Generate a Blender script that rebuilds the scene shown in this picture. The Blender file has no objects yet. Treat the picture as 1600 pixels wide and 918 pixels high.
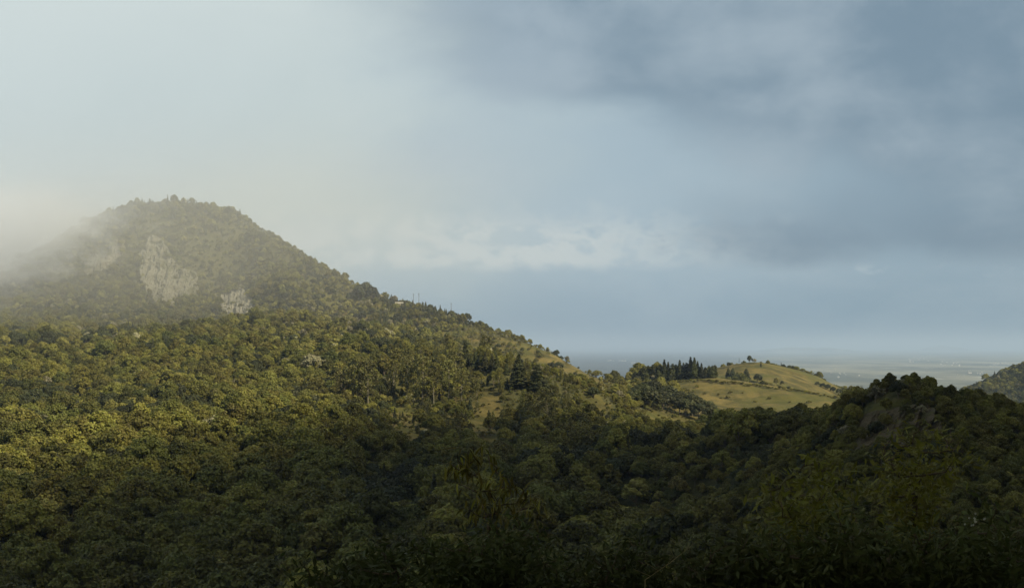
import bpy, math, random
import numpy as np
from mathutils import Vector, Matrix

scene = bpy.context.scene
COL = scene.collection

# ---------------------------------------------------------------- camera
cam_d = bpy.data.cameras.new('camera'); cam = bpy.data.objects.new('camera', cam_d); COL.objects.link(cam)
cam_d.sensor_width = 36.0
cam_d.lens = 36.0 * 1931.0 / 1600.0
cam_d.shift_y = (541.0 - 459.0) / 1600.0
cam_d.clip_start = 0.3; cam_d.clip_end = 400000
cam.location = (0, 0, 220.0); cam.rotation_euler = (math.pi / 2, 0, 0)
scene.camera = cam

# ---------------------------------------------------------------- node helpers
class S:
    """a shader socket that can be added, multiplied ... in python"""
    def __init__(s, nt, sock): s.nt, s.k = nt, sock
    def _m(s, op, *a, clamp=False):
        n = s.nt.nodes.new('ShaderNodeMath'); n.operation = op; n.use_clamp = clamp
        for i, q in enumerate((s,) + a):
            if isinstance(q, S): s.nt.links.new(q.k, n.inputs[i])
            else: n.inputs[i].default_value = q
        return S(s.nt, n.outputs[0])
    def __add__(s, o): return s._m('ADD', o)
    __radd__ = __add__
    def __mul__(s, o): return s._m('MULTIPLY', o)
    __rmul__ = __mul__
    def __sub__(s, o): return s._m('SUBTRACT', o)
    def __rsub__(s, o): return (s * -1.0) + o
    def __truediv__(s, o): return s._m('DIVIDE', o)
    def abs(s): return s._m('ABSOLUTE')
    def pow(s, o): return s._m('POWER', o)
    def sqrt(s): return s._m('SQRT')
    def min(s, o): return s._m('MINIMUM', o)
    def max(s, o): return s._m('MAXIMUM', o)
    def step(s, a, b):
        n = s.nt.nodes.new('ShaderNodeMapRange'); n.interpolation_type = 'SMOOTHSTEP'; rev = a > b
        s.nt.links.new(s.k, n.inputs[0])
        n.inputs[1].default_value, n.inputs[2].default_value = (b, a) if rev else (a, b)
        n.inputs[3].default_value, n.inputs[4].default_value = (1, 0) if rev else (0, 1)
        return S(s.nt, n.outputs[0])
def lin(r, g, b):
    f = lambda c: c / 12.92 if c <= .04045 else ((c + .055) / 1.055) ** 2.4
    return (f(r / 255), f(g / 255), f(b / 255), 1)
def mixc(nt, f, a, b, mode='MIX'):
    n = nt.nodes.new('ShaderNodeMix'); n.data_type = 'RGBA'; n.blend_type = mode
    for sock, q in ((n.inputs[0], f), (n.inputs[6], a), (n.inputs[7], b)):
        q = q.k if isinstance(q, S) else q
        if isinstance(q, bpy.types.NodeSocket): nt.links.new(q, sock)
        else: sock.default_value = q
    return n.outputs[2]
def noise(nt, vec, scale, detail=4, rough=.55, dist=0.0):
    n = nt.nodes.new('ShaderNodeTexNoise'); n.inputs['Scale'].default_value = scale; n.inputs['Detail'].default_value = detail
    n.inputs['Roughness'].default_value = rough; n.inputs['Distortion'].default_value = dist
    if vec is not None: nt.links.new(vec, n.inputs['Vector'])
    return S(nt, n.outputs['Fac'])
def vmul(nt, vec, v):
    n = nt.nodes.new('ShaderNodeVectorMath'); n.operation = 'MULTIPLY'; nt.links.new(vec, n.inputs[0]); n.inputs[1].default_value = v
    return n.outputs[0]
def sep(nt, vec):
    n = nt.nodes.new('ShaderNodeSeparateXYZ'); nt.links.new(vec, n.inputs[0])
    return [S(nt, o) for o in n.outputs]

# ---------------------------------------------------------------- sun
SUN = Vector((0.60, -0.42, 0.60)).normalized()
sl = bpy.data.lights.new('sun', 'SUN'); sl.energy = 5.0; sl.angle = math.radians(0.6); sl.color = (1.0, 0.87, 0.60)
so = bpy.data.objects.new('sun', sl); COL.objects.link(so); so.location = (700, -500, 900)
so.rotation_euler = (-SUN).to_track_quat('-Z', 'Y').to_euler()

# ---------------------------------------------------------------- sky
world = bpy.data.worlds.new('World'); scene.world = world; world.use_nodes = True
def build_sky():
    nt = world.node_tree; nt.nodes.clear()
    out = nt.nodes.new('ShaderNodeOutputWorld'); bg = nt.nodes.new('ShaderNodeBackground'); bg.inputs[1].default_value = 0.1
    sky = nt.nodes.new('ShaderNodeTexSky'); sky.sky_type = 'NISHITA'; sky.sun_disc = False
    sky.sun_elevation = math.asin(SUN.z); sky.sun_rotation = math.atan2(SUN.x, SUN.y)
    sky.altitude = 300; sky.dust_density = 2.0
    tc = nt.nodes.new('ShaderNodeTexCoord'); d = tc.outputs['Generated']
    x, y, z = sep(nt, d)
    h = (x * x + y * y).max(1e-4).sqrt()
    s = x / h; t = (z.max(0.0) / h).min(2.0)
    big = noise(nt, vmul(nt, d, (2.2, 2.2, 4.0)), 1.6, 5, .55, .4) - .5
    mid = noise(nt, vmul(nt, d, (2.6, 2.6, 4.4)), 2.8, 7, .56, .15) - .5
    fine = noise(nt, vmul(nt, d, (4.0, 4.0, 7.0)), 9.0, 8, .6, .0) - .5
    # blue-grey air between the clouds
    c = mixc(nt, t.step(0.0, .085), lin(121, 149, 170), lin(166, 185, 196))
    c = mixc(nt, t.step(.16, .6), c, lin(150, 168, 182))
    c = mixc(nt, s.step(.02, .42) * .55, c, lin(105, 135, 155))
    c = mixc(nt, (mid * 1.3 + .5).step(.30, .85) * .25, c, lin(196, 206, 210))
    un = (t + fine * .03).step(.072, .082) * (t + fine * .05).step(.106, .09) * (mid * 1.9 + fine * 1.0 + .5).step(.40, .70) * (s + mid * .4).step(-.10, .14)
    c = mixc(nt, un * .45, c, lin(130, 150, 166))
    wp = (t + fine * .02).step(.052, .060) * (t + fine * .02).step(.070, .062) * (fine * 2.2 + .5).step(.55, .90) * s.step(.15, .25)
    c = mixc(nt, wp * .4, c, lin(190, 202, 206))
    # grey stratus low on the right
    lo = (t + mid * .05).step(.060, .080) * (t + big * .10 + mid * .05).step(.15, .09) * (s + mid * .35).step(.08, .34)
    c = mixc(nt, lo * .75, c, lin(112, 133, 150))
    # heavy grey cloud over the upper right
    e = t + s * .30 + mid * .13 + big * .14
    dk = e.step(.185, .25)
    c = mixc(nt, dk * .85, c, mixc(nt, (mid * 1.9 + big * .5 + s * -.7 + .60).step(.15, .9), lin(117, 139, 155), lin(157, 173, 184)))
    # bright mist bank on the left
    b = (s + big * .26 + mid * .30) + (t - .19).abs() * .8
    lb = b.step(.11, -.15)
    c = mixc(nt, lb * .95, c, mixc(nt, (t * 2.2 - s * .8 + big * .6).step(.1, .95), lin(182, 196, 197), lin(209, 219, 217)))
    # long low cloud bank behind the ridge and its grey undersides
    top = (t + mid * .05 + fine * .11).step(.112, .088); bas = (t + fine * .012).step(.058, .070)
    bank = top * bas * (s + fine * .2).step(.24, .04) * ((fine * 2.4 + .60).step(.32, .74) * .75 + .25)
    c = mixc(nt, bank * .8, c, lin(202, 209, 208))
    cs = nt.nodes.new('ShaderNodeVectorMath'); cs.operation = 'SCALE'; nt.links.new(c, cs.inputs[0]); cs.inputs['Scale'].default_value = 5.95
    fin = mixc(nt, 0.96, sky.outputs[0], cs.outputs[0])
    nt.links.new(fin, bg.inputs[0]); nt.links.new(bg.outputs[0], out.inputs[0])
build_sky()

# ---------------------------------------------------------------- exposure and renderer
vs = scene.view_settings; vs.view_transform = 'Standard'; vs.look = 'None'; vs.exposure = 0.8; vs.gamma = 1.0; vs.use_curve_mapping = False
scene.render.engine = 'CYCLES'
cy = scene.cycles
cy.max_bounces = 8; cy.diffuse_bounces = 3; cy.glossy_bounces = 2; cy.transmission_bounces = 4; cy.volume_bounces = 6; cy.transparent_max_bounces = 8
cy.use_denoising = True; cy.sample_clamp_indirect = 3.0; cy.caustics_reflective = False; cy.caustics_refractive = False
cy.volume_max_steps = 256

# ---------------------------------------------------------------- terrain heights
FPX, U0, VH = 1931.0, 800.0, 541.0      # focal length in photo pixels, centre column, true horizon row
CAMZ = 220.0                            # camera height above the coastal plain (z = 0)

# surface points: (column, row, distance in metres) of bare ground read off the photograph
CP = [
 # main mountain crest, left to right
 (-420,470,2000),(-250,455,2010),(-120,450,2010),(0,428,2010),(70,390,2010),(140,352,2000),(200,328,2000),(245,323,1990),(300,330,1975),
 (360,350,1960),(420,377,1940),(480,408,1910),(540,440,1880),(590,468,1855),(650,482,1830),(710,500,1800),(770,519,1765),
 (825,535,1730),(870,557,1690),(905,577,1650),(940,593,1600),
 # mountain face below crest
 (-250,520,1700),(0,480,1800),(100,430,1880),(90,500,1700),(180,400,1915),(160,470,1800),(240,365,1950),(260,478,1815),(230,505,1720),(300,380,1935),(320,480,1815),(360,430,1925),(375,510,1745),
 (330,520,1600),(445,440,1805),(460,500,1600),(400,450,1870),(500,455,1825),(530,480,1790),(540,520,1620),(620,505,1730),(640,530,1560),(720,530,1690),(800,560,1620),(850,580,1580),(890,597,1540),
 # middle slopes, left forest
 (-400,560,1350),(-400,650,880),(-400,760,650),(-400,900,490),
 (0,545,1350),(0,600,1060),(0,660,860),(0,740,690),(0,830,560),(0,930,455),
 (150,555,1320),(150,610,1050),(150,670,850),(150,750,680),(150,840,550),(150,935,455),
 (300,555,1300),(300,610,1050),(300,670,850),(300,750,675),(300,840,545),(300,935,450),
 (420,555,1280),(430,610,1040),(430,670,845),(430,750,670),(430,840,540),(430,940,440),
 (560,580,1120),(560,620,970),(560,680,800),(560,760,640),(560,850,510),(560,950,420),
 # front spur crest (dark conifers) and its face
 (500,545,1330),(600,548,1230),(680,556,1160),(740,568,1100),(800,592,1040),(850,612,1000),(900,636,970),(960,656,940),(1010,664,920),
 (660,610,1000),(680,660,840),(680,740,660),(680,840,500),(680,950,400),
 (760,640,920),(800,700,760),(800,780,600),(800,870,480),(800,970,390),
 (880,680,850),(900,750,670),(920,840,510),(930,960,390),
 # hollow behind the front spur
 (640,556,1400),(720,566,1330),(800,592,1280),(860,612,1240),(905,620,1280),
 # saddle and grass hill
 (960,597,1500),(1000,591,1470),(1050,590,1440),(1100,588,1420),(1150,593,1400),(1200,602,1370),(1250,609,1340),(1290,618,1310),(1340,632,1290),
 (1000,612,1380),(1060,606,1360),(1100,610,1330),(1150,615,1310),(1220,622,1280),(1290,634,1250),
 (1060,630,1230),(1120,640,1210),(1180,642,1200),(1250,645,1180),
 (940,618,1360),(1000,630,1200),(1040,645,1080),
 # behind grass hill crest
 (1000,612,1600),(1060,610,1600),(1130,614,1560),(1200,624,1520),(1280,640,1460),
 # second grassy hill behind
 (1060,592,1800),(1110,578,1800),(1150,567,1790),(1185,565,1780),(1220,577,1760),(1260,594,1740),(1300,612,1710),(1340,632,1690),
 (1180,590,1650),(1240,606,1630),
 (1180,600,1980),(1280,620,1950),(1060,615,2000),
 # wooded shoulder to its right
 (1270,600,1930),(1310,614,1900),(1350,632,1860),
 # lip of the bowl in front of the grass
 (1060,676,900),(1120,682,880),(1180,684,850),(1240,684,760),(1290,680,620),
 (1050,690,800),(1120,700,760),(1200,700,690),(1050,770,600),(1120,790,540),(1200,770,500),(1050,870,470),(1150,880,420),(1050,970,380),(1200,960,350),
 (1130,698,1000),(1200,700,980),
 # right hill
 (1320,655,470),(1355,626,440),(1390,611,425),(1425,614,420),(1480,632,420),(1530,634,420),(1580,650,415),(1640,672,410),(1750,710,400),
 (1330,700,415),(1400,660,408),(1400,690,395),(1400,740,375),(1400,820,340),(1400,930,300),(1480,680,395),(1480,760,355),(1500,930,300),
 (1580,700,385),(1580,800,340),(1600,930,300),(1750,800,340),(1300,740,400),(1290,840,370),(1290,950,320),
 # far right hill
 (1480,624,2500),(1520,606,2550),(1560,590,2600),(1600,576,2600),(1660,548,2600),(1760,520,2600),(1600,610,2350),(1680,600,2300),(1500,640,2250),
]
# world-space points: around the camera, behind things, and the plain
WP = [(0,0,218.3),(0,-14,219.5),(-14,0,218.3),(14,0,218.3),(0,9,214.6),(-9,10,214.0),(9,10,214.4),(0,18,209.5),(0,40,196),(0,80,178),(0,160,152),(0,280,136),
 (-120,60,180),(120,60,182),(-300,150,140),(300,150,150),(-500,300,120),(520,260,140),(0,-60,226),(-200,-80,210),(200,-80,215),
 (-900,100,150),(900,100,170),(-900,-300,200),(900,-300,200),(0,-400,230),
 (90,260,132),(200,200,142),(60,560,105),(330,520,140),(420,620,120),(330,720,110),(520,700,120),
 (-600,2500,250),(-200,2500,120),(200,2400,60),(600,2300,40),(-1200,2500,250),(300,2900,10),(800,2700,20),(-600,3000,40),(-1300,3100,40),(-200,3000,10),
 (700,1500,70),(600,1000,90),(800,1000,80),(900,1500,60),(700,1950,50),(800,2200,60),(1300,1500,50),(1200,900,90),(1250,500,130),(1100,2200,90),(1000,3000,20),(1500,2600,160),
 (-1500,1200,200),(-1600,600,180),(-1600,1900,330),(-1900,2400,250),(1800,1800,40),(1900,700,90)]

def px2w(u, v, d):
    return ((u - U0) / FPX * d, d, CAMZ + (VH - v) / FPX * d)
def _behind(c, back, drop):
    x, y, z = px2w(*c); k = 1 + back / y
    return (x * k, y * k, z - drop)
_i = CP.index((1320,655,470)); _j = CP.index((1520,606,2550))
_bp = [_behind(c, 110, 22) for c in CP[:21]] + [_behind(c, 45, 12) for c in CP[_i:_i + 9]] + [_behind(c, 120, 30) for c in CP[_j:_j + 5]]
_pts = np.array([px2w(*c) for c in CP] + WP + _bp, dtype=np.float64)
_SC = 400.0
def _kern(r2):
    return 0.5 * r2 * np.log(np.maximum(r2, 1e-12))
def _tps_fit(P):
    X = P[:, :2] / _SC; n = len(X)
    d2 = ((X[:, None] - X[None]) ** 2).sum(2)
    K = _kern(d2) + np.eye(n) * 2e-5
    A = np.zeros((n + 3, n + 3)); A[:n, :n] = K
    A[:n, n] = 1; A[:n, n + 1:] = X; A[n, :n] = 1; A[n + 1:, :n] = X.T
    return X, np.linalg.solve(A, np.concatenate([P[:, 2], np.zeros(3)]))
_TX, _TW = _tps_fit(_pts)
def _tps(x, y):
    q = np.stack([x, y], 1) / _SC; out = np.empty(len(q)); n = len(_TX)
    for i in range(0, len(q), 20000):
        b = q[i:i + 20000]
        d2 = ((b[:, None] - _TX[None]) ** 2).sum(2)
        out[i:i + 20000] = _kern(d2) @ _TW[:n] + _TW[n] + b @ _TW[n + 1:]
    return out
def _hash(ix, iy, s):
    h = (ix.astype(np.int64) * 374761393 + iy.astype(np.int64) * 668265263 + s * 974711) & 0x7fffffff
    h = ((h ^ (h >> 13)) * 1274126177) & 0x7fffffff
    return ((h ^ (h >> 16)) & 0xffff) / 65535.0
def vnoise(x, y, s=0):
    ix, iy = np.floor(x), np.floor(y); fx, fy = x - ix, y - iy
    fx, fy = fx * fx * (3 - 2 * fx), fy * fy * (3 - 2 * fy)
    a, b = _hash(ix, iy, s), _hash(ix + 1, iy, s); c, d = _hash(ix, iy + 1, s), _hash(ix + 1, iy + 1, s)
    return (a * (1 - fx) + b * fx) * (1 - fy) + (c * (1 - fx) + d * fx) * fy
def fbm(x, y, s=0, o=4):
    t = 0; a = 1; n = 0
    for k in range(o):
        t = t + a * vnoise(x, y, s + k * 17); n += a; a *= .5; x = x * 2.03; y = y * 2.03
    return t / n
def sstep(a, b, x):
    t = np.clip((x - a) / (b - a), 0, 1); return t * t * (3 - 2 * t)
def height_raw(x, y):
    x = np.asarray(x, float); y = np.asarray(y, float)
    inside = (np.abs(x) < 2400) & (y > -900) & (y < 3500)
    z = np.full(x.shape, 0.0)
    w = sstep(2400, 1700, np.abs(x)) * sstep(3500, 2800, y) * sstep(-900, -450, y)
    m = inside & (w > 0)
    r = np.hypot(x, y)
    rel = (fbm(x / 75, y / 75, 3) - .5) * 11 * sstep(60, 420, r) + (fbm(x / 9, y / 9, 9, 2) - .5) * .6 * sstep(2, 10, r)
    rel += (fbm(x / 150 + y / 420, y / 330, 23, 4) - .5) * 46 * sstep(480, 800, y) * sstep(1460, 1180, y) * sstep(120, -60, x)
    z[m] = np.maximum(_tps(x[m], y[m]) + rel[m], 0) * w[m]
    z += (1 - w) * 0 + (fbm(x / 900, y / 900, 5) - .5) * 14 * (1 - w) * sstep(0, 1, w * 50 + 1) * 0
    return z
def _axis(lo, hi, step, far_lo, far_hi, g):
    a = list(np.arange(lo, hi + .1, step)); s = step
    while a[-1] < far_hi: s *= g; a.append(a[-1] + s)
    s = step; b = []; c = lo
    while c > far_lo: s *= g; c -= s; b.append(c)
    return np.array(b[::-1] + a)
GX = _axis(-1150, 1150, 6.5, -150000, 150000, 1.28)
GY = _axis(-60, 2650, 6.5, -30000, 190000, 1.28)
_gx, _gy = np.meshgrid(GX, GY)
GZ = height_raw(_gx.ravel(), _gy.ravel()).reshape(_gx.shape)
def ground(x, y):
    x = np.asarray(x, float); y = np.asarray(y, float)
    i = np.clip(np.searchsorted(GX, x) - 1, 0, len(GX) - 2); j = np.clip(np.searchsorted(GY, y) - 1, 0, len(GY) - 2)
    fx = np.clip((x - GX[i]) / (GX[i + 1] - GX[i]), 0, 1); fy = np.clip((y - GY[j]) / (GY[j + 1] - GY[j]), 0, 1)
    return (GZ[j, i] * (1 - fx) + GZ[j, i + 1] * fx) * (1 - fy) + (GZ[j + 1, i] * (1 - fx) + GZ[j + 1, i + 1] * fx) * fy
_MD = np.concatenate([np.arange(3, 300, 2.0), np.arange(300, 2900, 4.0), np.geomspace(2900, 150000, 200)])
def hit(u, v, dmin=200):
    """first point of the ground seen through photo pixel (u, v), further off than dmin"""
    d = _MD[_MD > dmin]
    z = CAMZ + (VH - v) / FPX * d; g = ground((u - U0) / FPX * d, d)
    k = np.argmax(g >= z)
    if g[k] < z[k]: k = len(d) - 1
    lo, hi = d[max(k - 1, 0)], d[k]
    for _ in range(14):
        m = .5 * (lo + hi)
        if ground((u - U0) / FPX * m, m) >= CAMZ + (VH - v) / FPX * m: hi = m
        else: lo = m
    x = (u - U0) / FPX * hi
    return float(x), float(hi), float(ground(x, hi))
def proj(x, y, z):
    return U0 + FPX * x / y, VH - FPX * (z - CAMZ) / y

# ---------------------------------------------------------------- mesh helpers
def mesh_obj(name, V, F, mats, parent=None, mi=None, smooth=False, attr=None, link=True):
    me = bpy.data.meshes.new(name)
    me.from_pydata([tuple(v) for v in V] if not isinstance(V, np.ndarray) else V.tolist(), [], F if not isinstance(F, np.ndarray) else F.tolist())
    for m in (mats if isinstance(mats, (list, tuple)) else [mats]): me.materials.append(m)
    if mi is not None: me.polygons.foreach_set('material_index', np.asarray(mi, dtype=np.int32))
    if smooth is True: me.polygons.foreach_set('use_smooth', np.ones(len(me.polygons), dtype=bool))
    if attr is not None:
        for k, a in attr.items():
            at = me.attributes.new(k, 'FLOAT', 'POINT'); at.data.foreach_set('value', np.asarray(a, dtype=np.float32))
    me.update()
    o = bpy.data.objects.new(name, me)
    if link: COL.objects.link(o)
    if parent: o.parent = parent
    return o
def tag(o, label=None, cat=None, group=None, kind=None):
    for k, v in (('label', label), ('category', cat), ('group', group), ('kind', kind)):
        if v: o[k] = v
    return o
def empty(name, loc, rz=0, sc=1.0):
    o = bpy.data.objects.new(name, None); COL.objects.link(o); o.empty_display_size = .5
    o.location = loc; o.rotation_euler = (0, 0, rz); o.scale = (sc, sc, sc) if not isinstance(sc, tuple) else sc
    return o
class MB:
    def __init__(s): s.V = []; s.F = []
    def tube(s, pts, rad, n=6):
        b0 = len(s.V); pts = [Vector(p) for p in pts]
        for i, p in enumerate(pts):
            d = (pts[min(i + 1, len(pts) - 1)] - pts[max(i - 1, 0)]).normalized()
            a = d.orthogonal().normalized() if abs(d.z) < .9 else Vector((1, 0, 0)); b = d.cross(a).normalized(); a = b.cross(d)
            for k in range(n):
                q = 2 * math.pi * k / n; s.V.append(tuple(p + (a * math.cos(q) + b * math.sin(q)) * rad[i]))
        for i in range(len(pts) - 1):
            for k in range(n):
                k2 = (k + 1) % n; s.F.append((b0 + i * n + k, b0 + i * n + k2, b0 + (i + 1) * n + k2, b0 + (i + 1) * n + k))
        s.F.append(tuple(b0 + (len(pts) - 1) * n + k for k in range(n))); s.F.append(tuple(b0 + n - 1 - k for k in range(n)))
        return s
    def box(s, c, h):
        b = len(s.V); cx, cy_, cz = c; hx, hy, hz = h
        s.V += [(cx + i * hx, cy_ + j * hy, cz + k * hz) for k in (-1, 1) for j in (-1, 1) for i in (-1, 1)]
        s.F += [tuple(b + q for q in f) for f in ((0, 2, 3, 1), (4, 5, 7, 6), (0, 1, 5, 4), (2, 6, 7, 3), (0, 4, 6, 2), (1, 3, 7, 5))]
        return s
    def obj(s, name, mats, parent=None, **k): return mesh_obj(name, s.V, s.F, mats, parent, **k)
def unit(a): return a / np.maximum(np.linalg.norm(a, axis=1, keepdims=True), 1e-9)
def leaf_quads(P, N, size, elong, rng, tang=None):
    """rhombic leaf sprays at P facing N; returns verts, faces, per-vertex random"""
    n = len(P)
    T = tang if tang is not None else unit(np.cross(N, rng.normal(size=(n, 3))))
    T = unit(T - N * (T * N).sum(1, keepdims=True)); B = np.cross(N, T)
    a = (size * elong)[:, None]; b = size[:, None]
    fold = N * (size * rng.uniform(-.25, .25, n))[:, None]
    V = np.stack([P - T * a, P - B * b + fold, P + T * a, P + B * b + fold], 1).reshape(-1, 3)
    F = np.arange(4 * n).reshape(n, 4)
    return V, F, np.repeat(rng.random(n), 4)

# ---------------------------------------------------------------- materials
def new_mat(name):
    m = bpy.data.materials.new(name); m.use_nodes = True; nt = m.node_tree; nt.nodes.clear()
    return m, nt, nt.nodes.new('ShaderNodeOutputMaterial')
def foliage(name, cols, trans=.22, patch=(60, .5), rough=.62, spec=.25):
    """leaf colour: per-tree choice between cols, slow drift over the hillside, per-spray variation"""
    m, nt, out = new_mat(name); L = nt.links.new
    oi = nt.nodes.new('ShaderNodeObjectInfo')
    ramp = nt.nodes.new('ShaderNodeValToRGB'); el = ramp.color_ramp.elements
    while len(el) < len(cols): el.new(.5)
    for i, c in enumerate(cols): el[i].position = i / (len(cols) - 1); el[i].color = (*c, 1)
    pn = noise(nt, oi.outputs['Location'], 1.0 / patch[0], 3, .6)
    f = (S(nt, oi.outputs['Random']) * (1 - patch[1]) + ((pn - .5) * 2.6 + .5) * patch[1])._m('ADD', 0.0, clamp=True)
    L(f.k, ramp.inputs[0])
    at = nt.nodes.new('ShaderNodeAttribute'); at.attribute_name = 'rnd'
    hs = nt.nodes.new('ShaderNodeHueSaturation'); L(ramp.outputs[0], hs.inputs['Color'])
    r = S(nt, at.outputs['Fac'])
    tr = S(nt, oi.outputs['Random']) * 17.31
    L((r * .62 + tr._m('FRACT') * .78 + .32).k, hs.inputs['Value']); L((r * .03 + tr._m('FRACT') * .02 + .475).k, hs.inputs['Hue'])
    bs = nt.nodes.new('ShaderNodeBsdfPrincipled'); L(hs.outputs[0], bs.inputs['Base Color']); bs.inputs['Roughness'].default_value = rough
    bs.inputs['Specular IOR Level'].default_value = spec
    tl = nt.nodes.new('ShaderNodeBsdfTranslucent'); L(hs.outputs[0], tl.inputs[0])
    mx = nt.nodes.new('ShaderNodeMixShader'); mx.inputs[0].default_value = trans
    L(bs.outputs[0], mx.inputs[1]); L(tl.outputs[0], mx.inputs[2]); L(mx.outputs[0], out.inputs[0])
    return m
def plain(name, col, var=.3, scale=2.0, rough=.8, bump=0, stretch=(1, 1, 1), dark=None):
    m, nt, out = new_mat(name); L = nt.links.new
    g = nt.nodes.new('ShaderNodeTexCoord'); n1 = noise(nt, vmul(nt, g.outputs['Object'], stretch), scale, 6, .65)
    d = dark or tuple(c * (1 - var) for c in col)
    bs = nt.nodes.new('ShaderNodeBsdfPrincipled'); L(mixc(nt, n1.step(.3, .7), (*d, 1), (*col, 1)), bs.inputs['Base Color'])
    bs.inputs['Roughness'].default_value = rough; bs.inputs['Specular IOR Level'].default_value = .2
    if bump:
        bp = nt.nodes.new('ShaderNodeBump'); bp.inputs['Strength'].default_value = .8; bp.inputs['Distance'].default_value = bump
        L(n1.k, bp.inputs['Height']); L(bp.outputs[0], bs.inputs['Normal'])
    L(bs.outputs[0], out.inputs[0]); return m

M = {}
M['leaf'] = foliage('broadleaf_leaves', [(.046, .053, .014), (.084, .088, .020), (.120, .116, .025), (.162, .147, .032), (.090, .090, .023)], trans=.32)
M['leaf_yellow'] = foliage('yellow_green_leaves', [(.14, .135, .035), (.19, .17, .045)], patch=(40, .2))
M['leaf_pale'] = foliage('pale_leaves', [(.17, .16, .09), (.27, .25, .16)], patch=(40, .2))
M['needle'] = foliage('pine_needles', [(.028, .034, .012), (.044, .048, .016), (.060, .060, .020)], trans=.08)
M['leaf_dark'] = foliage('dark_bush_leaves', [(.026, .031, .011), (.044, .047, .016)], trans=.12)
M['wisp'] = foliage('wispy_leaves', [(.090, .092, .028), (.135, .122, .034)], trans=.3)
M['bark'] = plain('grey_bark', (.17, .14, .10), .5, 3, .9, 0, (1, 1, .2))
M['bark_pale'] = plain('pale_bark', (.20, .18, .135), .4, 2, .9, 0, (1, 1, .2))
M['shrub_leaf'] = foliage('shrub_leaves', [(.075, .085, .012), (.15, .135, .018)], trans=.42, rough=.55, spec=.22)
M['shrub_dark'] = foliage('shaded_shrub_leaves', [(.026, .034, .010), (.045, .05, .014)], trans=.25, rough=.65, spec=.1)  # deep shade of the bottom edge put into the leaf colour
M['mango'] = foliage('drooping_leaves', [(.030, .036, .010), (.15, .13, .020), (.040, .044, .012)], trans=.35, rough=.6, spec=.15)
M['stem'] = plain('shrub_stems', (.09, .065, .04), .4, 8, .9)
M['twig'] = plain('pale_twig', (.22, .18, .08), .3, 20, .8)
M['petal'] = plain('white_petals', (.45, .45, .38), .1, 20, .6)
M['wd'] = plain('pole_wood', (.13, .11, .09), .3, 3, .9)
M['roof'] = plain('pale_sheet_roof', (.30, .28, .23), .2, 1, .6)
M['plaster'] = plain('cream_plaster', (.36, .33, .27), .15, 1, .8)
M['white'] = plain('white_walls', (.36, .35, .34), .12, .05, .7)
M['tin'] = plain('pale_roofs', (.46, .45, .43), .3, .05, .5)
M['glass_dark'] = plain('dark_window_glass', (.04, .05, .06), .2, 2, .1)

def terrain_mat():
    m, nt, out = new_mat('hillside_ground'); L = nt.links.new
    geo = nt.nodes.new('ShaderNodeNewGeometry'); P = geo.outputs['Position']
    at = nt.nodes.new('ShaderNodeAttribute'); at.attribute_name = 'grass'
    ap = nt.nodes.new('ShaderNodeAttribute'); ap.attribute_name = 'plain'
    n1 = noise(nt, P, .045, 5, .65); n2 = noise(nt, P, .25, 4, .6); n3 = noise(nt, P, .012, 4, .6)
    under = mixc(nt, n2.step(.3, .7), (.035, .038, .014, 1), (.075, .068, .026, 1))
    gr = mixc(nt, n1.step(.36, .64), (.046, .043, .015, 1), (.120, .094, .032, 1))
    gr = mixc(nt, n3.step(.42, .62) * .65, gr, (.056, .060, .016, 1))
    gr = mixc(nt, n2.step(.56, .72) * .5, gr, (.036, .038, .013, 1))
    f = (S(nt, at.outputs['Fac']) + (n1 - .5) * .7 + (n2 - .5) * .5).step(.38, .62)
    c = mixc(nt, f, under, gr)
    # farmland, woods and town on the far plain, blue haze tinted in on the left
    p1 = noise(nt, vmul(nt, P, (1, .35, 1)), .0011, 5, .65); p2 = noise(nt, vmul(nt, P, (1, .3, 1)), .004, 4, .6)
    pl = mixc(nt, p1.step(.4, .62), (.055, .064, .055, 1), (.15, .15, .12, 1))
    pl = mixc(nt, p2.step(.58, .74) * .7, pl, (.38, .37, .35, 1))
    px_, py_, pz_ = sep(nt, P)
    wd = ((px_ / py_.max(1.0)) + (p1 - .5) * .12).step(.225, .165)       # blue haze put into the plain's colour on the left, farmland on the right
    pl = mixc(nt, wd * .85, pl, (.030, .040, .052, 1))
    c = mixc(nt, S(nt, ap.outputs['Fac']), c, pl)
    bs = nt.nodes.new('ShaderNodeBsdfPrincipled'); L(c, bs.inputs['Base Color']); bs.inputs['Roughness'].default_value = .95
    bs.inputs['Specular IOR Level'].default_value = .1
    bp = nt.nodes.new('ShaderNodeBump'); bp.inputs['Strength'].default_value = .7; bp.inputs['Distance'].default_value = 1.2
    L((n2 + n1).k, bp.inputs['Height']); L(bp.outputs[0], bs.inputs['Normal'])
    L(bs.outputs[0], out.inputs[0]); return m
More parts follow.
